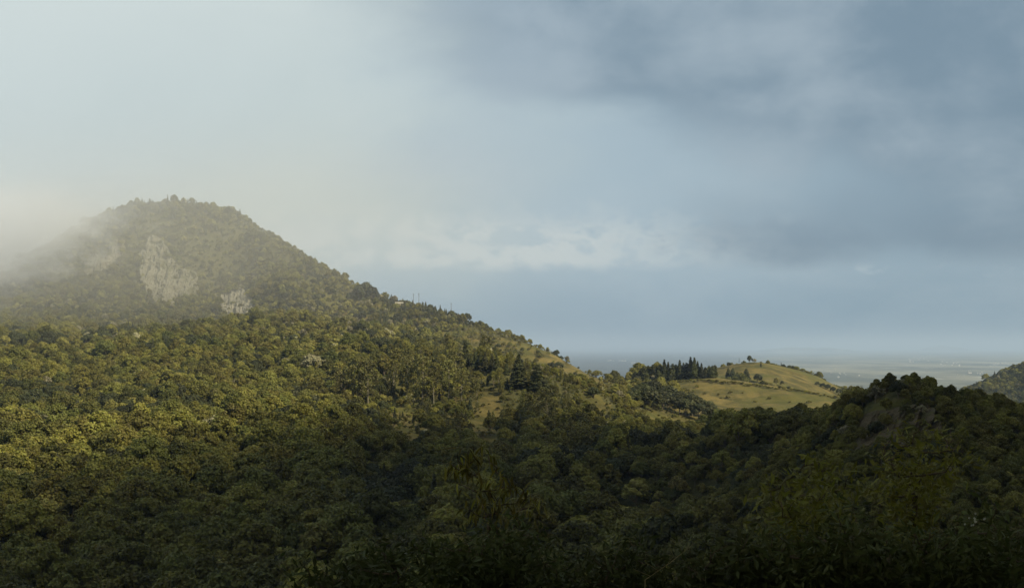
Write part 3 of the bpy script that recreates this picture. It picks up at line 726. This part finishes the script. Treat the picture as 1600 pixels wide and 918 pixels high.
def instance_field(name, P, idx, scl, rot, label, coll=None):
    me = bpy.data.meshes.new(name); me.vertices.add(len(P)); me.vertices.foreach_set('co', P.astype(np.float32).ravel())
    a = me.attributes.new('pick', 'INT', 'POINT'); a.data.foreach_set('value', idx.astype(np.int32))
    for k, d in (('size', scl), ('turn', rot)):
        a = me.attributes.new(k, 'FLOAT', 'POINT'); a.data.foreach_set('value', d.astype(np.float32))
    o = bpy.data.objects.new(name, me); COL.objects.link(o); tag(o, label, None, None, 'stuff')
    coll = coll or PCOLL
    ng = bpy.data.node_groups.new(name + '_nodes', 'GeometryNodeTree')
    ng.interface.new_socket('Geometry', in_out='INPUT', socket_type='NodeSocketGeometry'); ng.interface.new_socket('Geometry', in_out='OUTPUT', socket_type='NodeSocketGeometry')
    N = ng.nodes.new; L = ng.links.new
    gi, go = N('NodeGroupInput'), N('NodeGroupOutput'); ins = N('GeometryNodeInstanceOnPoints'); ci = N('GeometryNodeCollectionInfo')
    ci.inputs['Collection'].default_value = coll; ci.inputs['Separate Children'].default_value = True; ci.inputs['Reset Children'].default_value = True
    def att(nm, t):
        q = N('GeometryNodeInputNamedAttribute'); q.data_type = t; q.inputs['Name'].default_value = nm
        return next(s for s in q.outputs if s.enabled and s.name == 'Attribute')
    cx = N('ShaderNodeCombineXYZ'); L(att('turn', 'FLOAT'), cx.inputs['Z'])
    L(gi.outputs[0], ins.inputs['Points']); L(ci.outputs[0], ins.inputs['Instance']); ins.inputs['Pick Instance'].default_value = True
    L(att('pick', 'INT'), ins.inputs['Instance Index']); L(cx.outputs[0], ins.inputs['Rotation']); L(att('size', 'FLOAT'), ins.inputs['Scale'])
    L(ins.outputs[0], go.inputs[0])
    md = o.modifiers.new('scatter', 'NODES'); md.node_group = ng
    return o
PCOLL = bpy.data.collections.new('tree_kinds')
for k in KEYS:
    o = bpy.data.objects.new(k, PROTO[k][2]); PCOLL.objects.link(o)

# ---------------------------------------------------------------- cliffs
ROCKS_UV = [([(220, 400), (229, 385), (238, 368), (254, 376), (262, 398), (276, 420), (298, 430), (310, 452), (302, 470), (282, 467), (268, 474), (245, 468), (230, 452), (221, 432), (227, 415)], 1700, 2050, .93),
            ([(343, 480), (350, 456), (366, 458), (375, 446), (388, 460), (399, 476), (400, 498), (384, 516), (368, 506), (352, 498)], 1650, 2000, .93),
            ([(130, 425), (138, 402), (150, 398), (172, 400), (178, 378), (190, 376), (192, 405), (165, 425), (140, 436)], 1700, 2050, .85),
            ([(1340, 672), (1356, 655), (1380, 642), (1400, 636), (1435, 634), (1470, 645), (1480, 690), (1430, 706), (1385, 702), (1340, 700)], 370, 470, .48),
            ([(1455, 735), (1480, 722), (1498, 740), (1492, 775), (1465, 780), (1450, 765)], 320, 420, .7)]
def rock_face(name, poly, d0, bulge, amp, mat, label, nu, nv, fis, edge=20):
    """a bulging body of rock: a displaced front set into the slope and a back skin buried behind it"""
    P = np.array(poly, float); u0, v0 = P.min(0) - 4; u1, v1 = P.max(0) + 4; cu, cv = P.mean(0)
    uu, vv = np.meshgrid(np.linspace(u0, u1, nu), np.linspace(v0, v1, nv)); U, W = uu.ravel(), vv.ravel()
    # distance inside the outline, in pixels
    D = np.full(U.shape, 1e9)
    for i in range(len(P)):
        a, b = P[i], P[(i + 1) % len(P)]; e = b - a; t = np.clip(((U - a[0]) * e[0] + (W - a[1]) * e[1]) / (e @ e), 0, 1)
        D = np.minimum(D, np.hypot(U - a[0] - t * e[0], W - a[1] - t * e[1]))
    D = np.where(inpoly(U, W, poly), D, -D) + (fbm(U / 16, W / 16, 77, 4) - .5) * edge
    D = D + 3; keep = D > -3
    front = np.zeros((len(U), 3)); 
    for i in np.where(keep)[0]: front[i] = hit(U[i], W[i], d0)
    rid = 1 - np.abs(2 * fbm(U / (fis * 1.6) + W / 60, W / (fis * 6), 5, 5) - 1); led = fbm(U / (fis * 2.6), (W + U * .35) / (fis * .8), 15, 5); blk = fbm(U / fis * 1.3, W / fis * 1.1, 25, 4)
    off = bulge * sstep(-2.5, 5, D) - 2.5 * sstep(0, -3, D) + sstep(-1, 3, D) * amp * ((rid - .6) * 2.0 + (led - .5) * 1.5 + (blk - .5) * 1.0)
    dirv = np.array([0.05, -1, .25]); Fv = front + dirv * off[:, None]; Bv = front + np.array([0, 1, -.3]) * max(6, bulge)
    idf = np.full(len(U), -1); idf[keep] = np.arange(keep.sum()); nk = keep.sum()
    V = np.concatenate([Fv[keep], Bv[keep]]); F = []; edge = {}
    for j in range(nv - 1):
        for i in range(nu - 1):
            q = [j * nu + i, j * nu + i + 1, (j + 1) * nu + i + 1, (j + 1) * nu + i]
            if all(keep[k] for k in q):
                a = [int(idf[k]) for k in q]; F.append(tuple(a[::-1])); F.append(tuple(k + int(nk) for k in a))
                for k in range(4):
                    e = (a[k], a[(k + 1) % 4]); 
                    if (e[1], e[0]) in edge: del edge[(e[1], e[0])]
                    else: edge[e] = 1
    for a, b in edge: F.append((a, b, b + int(nk), a + int(nk)))
    o = mesh_obj(name, V, F, mat); tag(o, label, 'cliff'); return o
rock_face('cliff', ROCKS_UV[0][0], 1600, 7, 8.5, M['rock'], 'broad tan rock cliff high on the misty mountain', 92, 100, 9)
rock_face('cliff', ROCKS_UV[1][0], 1550, 5, 6, M['rock_white'], 'small whitish rock cliff below and right of the broad cliff', 62, 70, 6)
rock_face('cliff', ROCKS_UV[2][0], 1600, 4, 5, M['rock_veiled'], 'pale cliff veiled by mist on the mountain shoulder', 62, 60, 7)
rock_face('outcrop', ROCKS_UV[3][0], 330, 2.5, 3.2, M['rock_dark'], 'dark fissured rock outcrop on the near hill', 110, 84, 14)
rock_face('outcrop', ROCKS_UV[4][0], 300, 1.2, 1.4, M['rock_dark'], 'small bare rock low on the near hill', 50, 56, 9)
_B = random.Random(3)
for poly, d0, d1, _k in ROCKS_UV[:3]:
    for i in range(len(poly)):
        a_, b_ = poly[i], poly[(i + 1) % len(poly)]; n_ = max(1, int(math.dist(a_, b_) / 5))
        for j in range(n_):
            f = (j + _B.random()) / n_; u = a_[0] + (b_[0] - a_[0]) * f ; v = a_[1] + (b_[1] - a_[1]) * f; cu_ = sum(q[0] for q in poly) / len(poly); cv_ = sum(q[1] for q in poly) / len(poly); k_ = _B.uniform(.96, 1.14); u = cu_ + (u - cu_) * k_; v = cv_ + (v - cv_) * k_ + 2
            x, y, z = hit(u, v, 1550)
            plant_tree('ledge_bush', 'g_bush%d' % _B.randint(0, 1), x, y - _B.uniform(4, 10), z + .5, _B.uniform(.8, 1.9), _B.uniform(0, 6), 'small bush rooted around the ledges of the mountain cliffs', 'bush', 'bushes on the cliff ledges', _B.uniform(.8, 1.3))
for u, v, s in ((268, 402, .6), (247, 420, .5), (283, 430, .6), (372, 470, .5), (388, 488, .6), (256, 455, .5), (240, 395, .6), (262, 440, .5), (360, 485, .5)):
    x, y, z = hit(u, v, 1600); plant_tree('ledge_bush', 'g_bush0', x, y - 9, z + 1.5, s * 1.5, u, 'small bush rooted around the ledges of the mountain cliffs', 'bush', 'bushes on the cliff ledges')
forest()

# ---------------------------------------------------------------- poles and house on the mountain skyline
def pole(u, vb, hpx, label):
    x, y, z = hit(u, vb, 1500); h = hpx * y / FPX
    t = empty('utility_pole', (x, y, z - .5)); tag(t, label, 'pole')
    MB().tube([(0, 0, -1), (0, 0, h * .5), (0, 0, h)], [.34, .30, .24], 8).obj('post', M['wd'], t)
    MB().box((0, -.3, h - 1.4), (1.5, .1, .11)).obj('crossarm', M['wd'], t)
    for k in (-1.3, -.6, .6, 1.3): MB().tube([(k, -.3, h - 1.29), (k, -.3, h - 1.0)], [.07, .05], 6).obj('insulator', M['white'], t)
pole(705, 497, 25, 'tall dark utility pole on the mountain skyline, rightmost of three')
pole(654.5, 484, 27, 'tall thin utility pole on the skyline, middle one of three')
pole(646, 482, 24, 'faint thin utility pole on the skyline nearest the pale house')
def house(u, v, w, d, h, rz, label):
    x, y, z = hit(u, v, 1500)
    t = empty('house', (x, y - 3, z + .6), rz); tag(t, label, 'house')
    wl = MB().box((0, 0, h / 2 - 2), (w / 2, d / 2, h / 2 + 2)).obj('wall', M['plaster'], t)
    rf = MB(); b = w / 2 + .6; e = d / 2 + .7
    rf.V = [(-b, -e, h - .1), (b, -e, h - .1), (b, e, h - .1), (-b, e, h - .1), (-b, 0, h + d * .28), (b, 0, h + d * .28), (-b, -e, h + .15), (b, -e, h + .15), (b, e, h + .15), (-b, e, h + .15)]
    rf.F = [(0, 3, 2, 1), (0, 1, 7, 6), (2, 3, 9, 8), (6, 7, 5, 4), (8, 9, 4, 5), (0, 6, 4, 9, 3), (1, 2, 8, 5, 7)]
    rf.obj('roof', M['roof'], t)
    MB().box((0, -d / 2 - .03, 1.05), (.5, .05, 1.05)).obj('door', M['wd'], t)
    for k in (-1, 1):
        o = MB().box((k * w * .3, -d / 2 - .04, h * .55), (.8, .06, .6)).obj('window', M['glass_dark'], t)
        MB().box((k * w * .3, -d / 2 - .1, h * .55 - .7), (.95, .1, .07)).obj('sill', M['plaster'], o)
house(624, 478, 11, 7, 3.4, .15, 'pale house with a sheet roof half hidden by trees on the skyline')

# ---------------------------------------------------------------- pale buildings out on the plain
def far_building(u, v, w, d, h, rz, name, label, group, roofk):
    dist = FPX * CAMZ / (v - VH); x = (u - U0) / FPX * dist
    m = MB(); rt = h * roofk
    m.V = [(-w, -d, -1), (w, -d, -1), (w, d, -1), (-w, d, -1), (-w, -d, h), (w, -d, h), (w, d, h), (-w, d, h), (-w, 0, h + rt), (w, 0, h + rt)]
    m.F = [(0, 1, 5, 4), (1, 2, 6, 9, 5), (2, 3, 7, 6), (3, 0, 4, 8, 7), (4, 5, 9, 8), (6, 7, 8, 9)]
    o = m.obj(name, [M['white'], M['tin']], mi=[0, 0, 0, 0, 1, 1]); o.location = (x, dist, 0); o.rotation_euler = (0, 0, rz); tag(o, label, 'building', group)
RB = random.Random(5)
def town(n, u0, u1, v0, v1, name, label, group, smin, smax):
    for _ in range(n):
        v = RB.uniform(v0, v1); k = FPX * CAMZ / (v - VH) / FPX          # metres per photo pixel there
        w = RB.uniform(smin, smax) * k; far_building(RB.uniform(u0, u1), v, w, w * RB.uniform(.5, 1.2), max(7, min(60, w * RB.uniform(.35, .8))), RB.uniform(-.5, .5), name, label, group, RB.uniform(.1, .35))
town(9, 950, 978, 562.5, 564.5, 'far_building', 'tiny white building in the bright cluster on the blue plain', 'white cluster on the blue plain', .5, 1.6)
town(4, 980, 992, 566, 569, 'far_building', 'tiny white building just right of the bright cluster on the plain', 'second white cluster on the plain', .4, 1.1)
town(6, 1146, 1190, 542.6, 544, 'far_building', 'faint white block at the horizon behind the grassy hill', 'white blocks at the horizon', .8, 2.0)
town(9, 1245, 1265, 586, 592, 'far_building', 'pale building in the town beside the second grassy hill', 'pale town beside the second hill', .4, 1.3)
town(8, 1285, 1345, 583, 590, 'far_building', 'pale building in the town between the grassy hill and dark hill', 'pale town between the hills', .4, 1.6)
town(14, 1412, 1450, 558, 566, 'far_building', 'faint pale building in the hazy town above the dark hill', 'hazy town above the dark hill', .4, 1.4)
town(14, 1470, 1510, 565, 574, 'far_building', 'faint pale building in the wide hazy town on the plain', 'wide hazy town on the plain', .4, 1.5)
town(16, 1545, 1598, 567, 574, 'far_building', 'faint pale building in the town left of far hill', 'hazy town by the far hill', .4, 1.5)
far_building(1515, 583, 14, 9, 7, .1, 'far_building', 'bright white building near the foot of the far hill', None, .3)
town(10, 1495, 1545, 578, 588, 'far_building', 'small pale building at the foot of the far hill', 'pale buildings at the far hill foot', .25, .7)

# ---------------------------------------------------------------- foreground shrubs
def leaf_mesh(name, L, W, bend, mat, seed):
    """one pointed leaf along +X with a folded midrib, given thickness by its fold"""
    n = 6; V = []; F = []; rr = random.Random(seed)
    for i in range(n + 1):
        t = i / n; w = W * math.sin(math.pi * min(1, t * .96 + .03)) ** .8 * (1 - .35 * t); z = -bend * L * t * t
        V += [(L * t, -w, z + w * .35), (L * t, 0, z), (L * t, w, z + w * .35)]
    for i in range(n):
        a = i * 3; F += [(a, a + 3, a + 4, a + 1), (a + 1, a + 4, a + 5, a + 2)]
    o = mesh_obj(name, V, F, mat, link=False, attr={'rnd': [rr.random()] * len(V)})
    return o.data
def put_leaf(me, parent, p, direction, roll, sc):
    o = bpy.data.objects.new('leaf', me); COL.objects.link(o); o.parent = parent; d = Vector(direction).normalized()
    q = d.to_track_quat('X', 'Z'); o.rotation_mode = 'QUATERNION'; o.rotation_quaternion = q @ Matrix.Rotation(roll, 3, 'X').to_quaternion()
    o.location = p; o.scale = (sc, sc, sc)
def near_pt(u, v, d): return Vector(px2w(u, v, d))
RF = random.Random(99)
def leafy_shrub(name, label, foot, tips, leaves, nper, spread, ddir, stem_mat, cat='shrub', bulk=0, bulk_mat=None, bulk_size=.05, fork=.12):
    """stems from the foot to every tip; whorls of leaves, each a leaf of its own, along the outer stem"""
    x, y = foot; z = float(ground(x, y)); t = empty(name, (x, y, z)); tag(t, label, cat); o0 = Vector((x, y, z))
    cnt = 0; P = []; N = []
    T = np.array([tuple(p - o0) for p in tips]); fk = Vector(T.mean(0)); fk.z = T[:, 2].min() - fork
    MB().tube([(0, 0, -.15), (fk.x * .35 + .05, fk.y * .3, fk.z * .45), tuple(fk)], [.05, .04, .03], 7).obj('trunk', stem_mat, t)
    nodes = [fk * f for f in (.75, .9, 1.0)]
    for k, tip in enumerate(sorted(tips, key=lambda p: (p - o0 - fk).length)):
        tip = tip - o0
        lows = [n for n in nodes if n.z < tip.z - .04] or [fk]
        st = min(lows, key=lambda n: (n - tip).length + max(0, .22 - (n - tip).length) * 4); sp = tip - st; L = sp.length
        path = [st]
        for f in (.25, .5, .75): path.append(st + sp * f + Vector((RF.gauss(0, .07), RF.gauss(0, .07), RF.gauss(0, .04) - .10 * math.sin(f * 3.14))) * L)
        path.append(tip); mid = path[2]; nodes += path[1:4]; r0 = .006 + .008 * min(L, 1)
        MB().tube([tuple(p) for p in path], [r0, r0 * .85, r0 * .7, r0 * .5, r0 * .25], 5).obj('stem', stem_mat, t)
        for j in range(nper):
            if cnt >= 290: break
            f = RF.uniform(-.4, 1.0); p = (mid.lerp(tip, f)) + Vector((RF.gauss(0, 1), RF.gauss(0, 1), RF.gauss(0, 1))) * .03 * (1 if nper > 3 else .2)
            a = RF.uniform(0, 6.283); d = Vector((math.cos(a), math.sin(a), 0)) * spread + Vector(ddir) + Vector((RF.gauss(0, .25), RF.gauss(0, .25), RF.gauss(0, .25)))
            put_leaf(RF.choice(leaves), t, p, d, RF.uniform(-.6, .6), RF.uniform(.7, 1.25)); cnt += 1
        if bulk:
            for j in range(bulk):
                f = RF.uniform(.05, 1.0); q = (fk - Vector((0, 0, .5))).lerp(tip, f)
                P.append(q + Vector((RF.gauss(0, .09), RF.gauss(0, .12), RF.gauss(0, .07) - .02))); N.append((RF.gauss(0, .8), RF.gauss(0, .8) - .2, RF.gauss(.6, .6)))
    if bulk:
        g = np.random.default_rng(len(P)); P = np.array([tuple(p) for p in P]); N = unit(np.array(N))
        V, F, R = leaf_quads(P, N, g.uniform(.6, 1.2, len(P)) * bulk_size * .42, 3.4, g)
        tag(mesh_obj('foliage', V, F, bulk_mat, t, attr={'rnd': R}), None, None, None, 'stuff')
    return t
LM = [leaf_mesh('leaf', .13, .013, .25, M['mango'], s) for s in range(4)]
LS = [leaf_mesh('leaf', .085, .0085, .12, M['shrub_leaf'], s) for s in range(5)]
# the drooping-leaved sapling in the middle
tips = [near_pt(RF.uniform(690, 860) , 0, 11.5) for _ in range(0)]
for u, v in ((700, 722), (715, 706), (735, 698), (752, 692), (765, 700), (722, 730), (745, 728), (770, 722), (708, 752), (738, 760), (762, 752), (790, 742), (806, 752), (826, 758), (846, 768), (780, 778), (812, 782), (752, 786), (728, 790), (840, 790)):
    tips.append(near_pt(u, v, RF.uniform(11.0, 12.2)))
leafy_shrub('sapling', 'drooping long-leaved sapling close by in front of the dry grass', (-.15, 11.6), tips, LM, 14, .8, (0, 0, -.62), M['stem'], 'sapling', bulk=0)
# the yellow-green shrub on the right, in front of the rock
tips = []
for u, v in ((1262, 716), (1280, 722), (1300, 712), (1318, 720), (1240, 742), (1262, 748), (1222, 742), (1200, 752), (1300, 742), (1330, 735), (1285, 770), (1245, 778), (1215, 782), (1330, 762), (1310, 790), (1190, 790), (1175, 830), (1215, 820), (1260, 800)):
    tips.append(near_pt(u, v, RF.uniform(10.2, 11.6)))
leafy_shrub('leafy_shrub', 'yellow-green leafy shrub close by at the lower right', (2.45, 10.9), tips, LS, 15, 1.0, (0, 0, .25), M['stem'], bulk=130, bulk_mat=M['shrub_leaf'], bulk_size=.036)
tips = []
for u, v in ((1375, 690), (1395, 672), (1415, 662), (1440, 655), (1462, 660), (1485, 668), (1505, 680), (1362, 712), (1390, 708), (1420, 690), (1450, 690), (1480, 700), (1510, 702), (1380, 735), (1410, 730), (1440, 725), (1470, 735), (1350, 760)):
    tips.append(near_pt(u, v, RF.uniform(11.6, 13.2)))
leafy_shrub('leafy_shrub', 'dark glossy-leaved shrub standing in front of the rock outcrop', (3.75, 12.3), tips, LS, 14, 1.0, (0, 0, .3), M['stem'], bulk=80, bulk_mat=M['shrub_leaf'], bulk_size=.036)
# dark shrub masses along the bottom edge
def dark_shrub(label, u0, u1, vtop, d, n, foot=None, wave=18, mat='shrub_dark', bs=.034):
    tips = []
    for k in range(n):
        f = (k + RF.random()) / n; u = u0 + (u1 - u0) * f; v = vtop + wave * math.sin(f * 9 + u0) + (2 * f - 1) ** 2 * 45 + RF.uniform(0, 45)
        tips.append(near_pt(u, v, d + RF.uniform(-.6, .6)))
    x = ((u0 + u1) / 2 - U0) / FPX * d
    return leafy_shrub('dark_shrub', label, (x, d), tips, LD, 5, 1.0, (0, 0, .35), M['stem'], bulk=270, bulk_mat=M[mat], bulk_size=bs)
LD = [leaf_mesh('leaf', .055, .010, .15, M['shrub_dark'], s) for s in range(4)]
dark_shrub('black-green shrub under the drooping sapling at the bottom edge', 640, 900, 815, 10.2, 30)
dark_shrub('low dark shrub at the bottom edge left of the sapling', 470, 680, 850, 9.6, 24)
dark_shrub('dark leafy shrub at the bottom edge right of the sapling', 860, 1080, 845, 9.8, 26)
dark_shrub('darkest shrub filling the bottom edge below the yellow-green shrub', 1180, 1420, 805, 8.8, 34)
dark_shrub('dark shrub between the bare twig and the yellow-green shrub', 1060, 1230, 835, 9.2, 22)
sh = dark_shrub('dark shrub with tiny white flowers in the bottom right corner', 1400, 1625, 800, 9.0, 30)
for k in range(12):
    p = near_pt(1525 + RF.gauss(0, 11), 811 + RF.gauss(0, 7), 8.3) - sh.location
    fb = MB()
    for a in range(5): fb.tube([tuple(p), tuple(p + Vector((math.cos(a * 1.257), -.3, math.sin(a * 1.257))) * .007)], [.001, .002], 4)
    fb.obj('flower', M['petal'], sh)
# bare twig catching the light
tw0, tw1 = near_pt(1008, 905, 8.6), near_pt(1085, 848, 9.0)
t = empty('bare_twig', (tw0.x, tw0.y, float(ground(tw0.x, tw0.y)))); tag(t, 'thin bare yellowish twig slanting up at the bottom edge', 'twig')
b = t.location
pts = [Vector((0, 0, -.05)), (tw0 - b) * .5, tw0 - b, (tw0 - b).lerp(tw1 - b, .5) + Vector((0, 0, -.01)), tw1 - b]
MB().tube([tuple(p) for p in pts], [.006, .005, .0035, .003, .001], 6).obj('stem', M['twig'], t)
for f, dx, dz in ((.25, -.09, .06), (.45, .05, .06), (.6, -.05, .07), (.8, .04, .05), (.1, -.12, .05)):
    p = pts[2].lerp(pts[4], f); MB().tube([tuple(p), tuple(p + Vector((dx, 0, dz)))], [.002, .0008], 4).obj('twiglet', M['twig'], t)

# ---------------------------------------------------------------- air: haze, mist, the cloud that shades the valley
def volume_mat(name, build):
    m, nt, out = new_mat(name); pv = nt.nodes.new('ShaderNodeVolumePrincipled'); build(nt, pv); nt.links.new(pv.outputs[0], out.inputs['Volume']); return m
def _hz(nt, pv):
    pv.inputs['Color'].default_value = (.40, .52, .71, 1); pv.inputs['Density'].default_value = 5.0e-5; pv.inputs['Anisotropy'].default_value = 0.0
hb = MB().box((0, 80000, 274.0), (170000, 125000, 276.0)).obj('haze', volume_mat('haze_air', _hz)); tag(hb, 'thin blue haze over the hills and plain', None, None, 'stuff')
def _mist(nt, pv):
    geo = nt.nodes.new('ShaderNodeNewGeometry'); P = geo.outputs['Position']; x, y, z = sep(nt, P)
    n1 = noise(nt, vmul(nt, P, (1, 1, 1.6)), .0055, 6, .62, 1.0); n2 = noise(nt, vmul(nt, P, (1, 1, 1.4)), .019, 5, .62, .8)
    # a torn bank over the mountain's left shoulder; a faint veil over the rest of the summit
    w = (z - 453.0) - (x + 606.0) * .75 + (n1 - .5) * 520.0 + (n2 - .5) * 300.0 + (2000.0 - y) * .20 + 20.0
    d = w.step(-30, 120) * .015 * z.step(480, 385) * y.step(1640, 1800) * y.step(2130, 2050) + w.step(-520, -40) * .00085 + .00018
    ex = x.step(-1330, -1150) * x.step(250, -150) * y.step(1080, 1750) * y.step(2230, 2130) * z.step(541, 430) * z.step(110, 330)
    nt.links.new(mixc(nt, w.step(-120, 60), (.95, .945, .925, 1), (.86, .885, .93, 1)), pv.inputs['Color']); pv.inputs['Anisotropy'].default_value = .3
    nt.links.new((d * ex).k, pv.inputs['Density'])
mb = MB().box((-535, 1660, 326), (815, 590, 218)).obj('mist', volume_mat('mountain_mist', _mist)); tag(mb, 'white mist drifting over the mountain top', None, None, 'stuff')
def cloud_deck():
    cell = 45.0; xs = np.arange(-2600, 2400, cell); ys = np.arange(-2200, 1200, cell); X, Y = np.meshgrid(xs, ys)
    edge = 390 + (fbm(X / 420, Y / 420, 7, 4) - .5) * 200 + np.clip(X - 216, -290, 230) + 150 * np.exp(-((X - 510) / 135) ** 2)  # unseen cloud; edge shaped so its shade falls on foreground and spur
    T = np.clip((edge - Y) / 900, 0, 1) ** 1.75 * sstep(-2200, -1700, Y) * sstep(2380, 1900, np.abs(X + 100))
    T = T * (70 + 190 * fbm(X / 260, Y / 260, 11, 4)); T[T < .5] = 0
    T[0] = T[-1] = 0; T[:, 0] = T[:, -1] = 0
    zc = CAMZ + 430; idt = {}; idb = {}; V = []; F = []; ny, nx = T.shape
    for j in range(ny):
        for i in range(nx):
            t = T[j, i]
            idt[j, i] = len(V); V.append((X[j, i], Y[j, i], zc + t * .75))
            if t > 0: idb[j, i] = len(V); V.append((X[j, i], Y[j, i], zc - t * .22))
            else: idb[j, i] = idt[j, i]
    for j in range(ny - 1):
        for i in range(nx - 1):
            q = [(j, i), (j, i + 1), (j + 1, i + 1), (j + 1, i)]
            if max(T[a] for a in q) > 0:
                F.append(tuple(idt[a] for a in q)); F.append(tuple(idb[a] for a in q[::-1]))
    def _cl(nt, pv): pv.inputs['Color'].default_value = (.95, .95, .95, 1); pv.inputs['Density'].default_value = .036; pv.inputs['Anisotropy'].default_value = .0
    o = mesh_obj('cloud', V, F, volume_mat('cloud_vapour', _cl), smooth=True); tag(o, 'grey cloud bank overhead shading the valley', None, None, 'stuff')
cloud_deck()
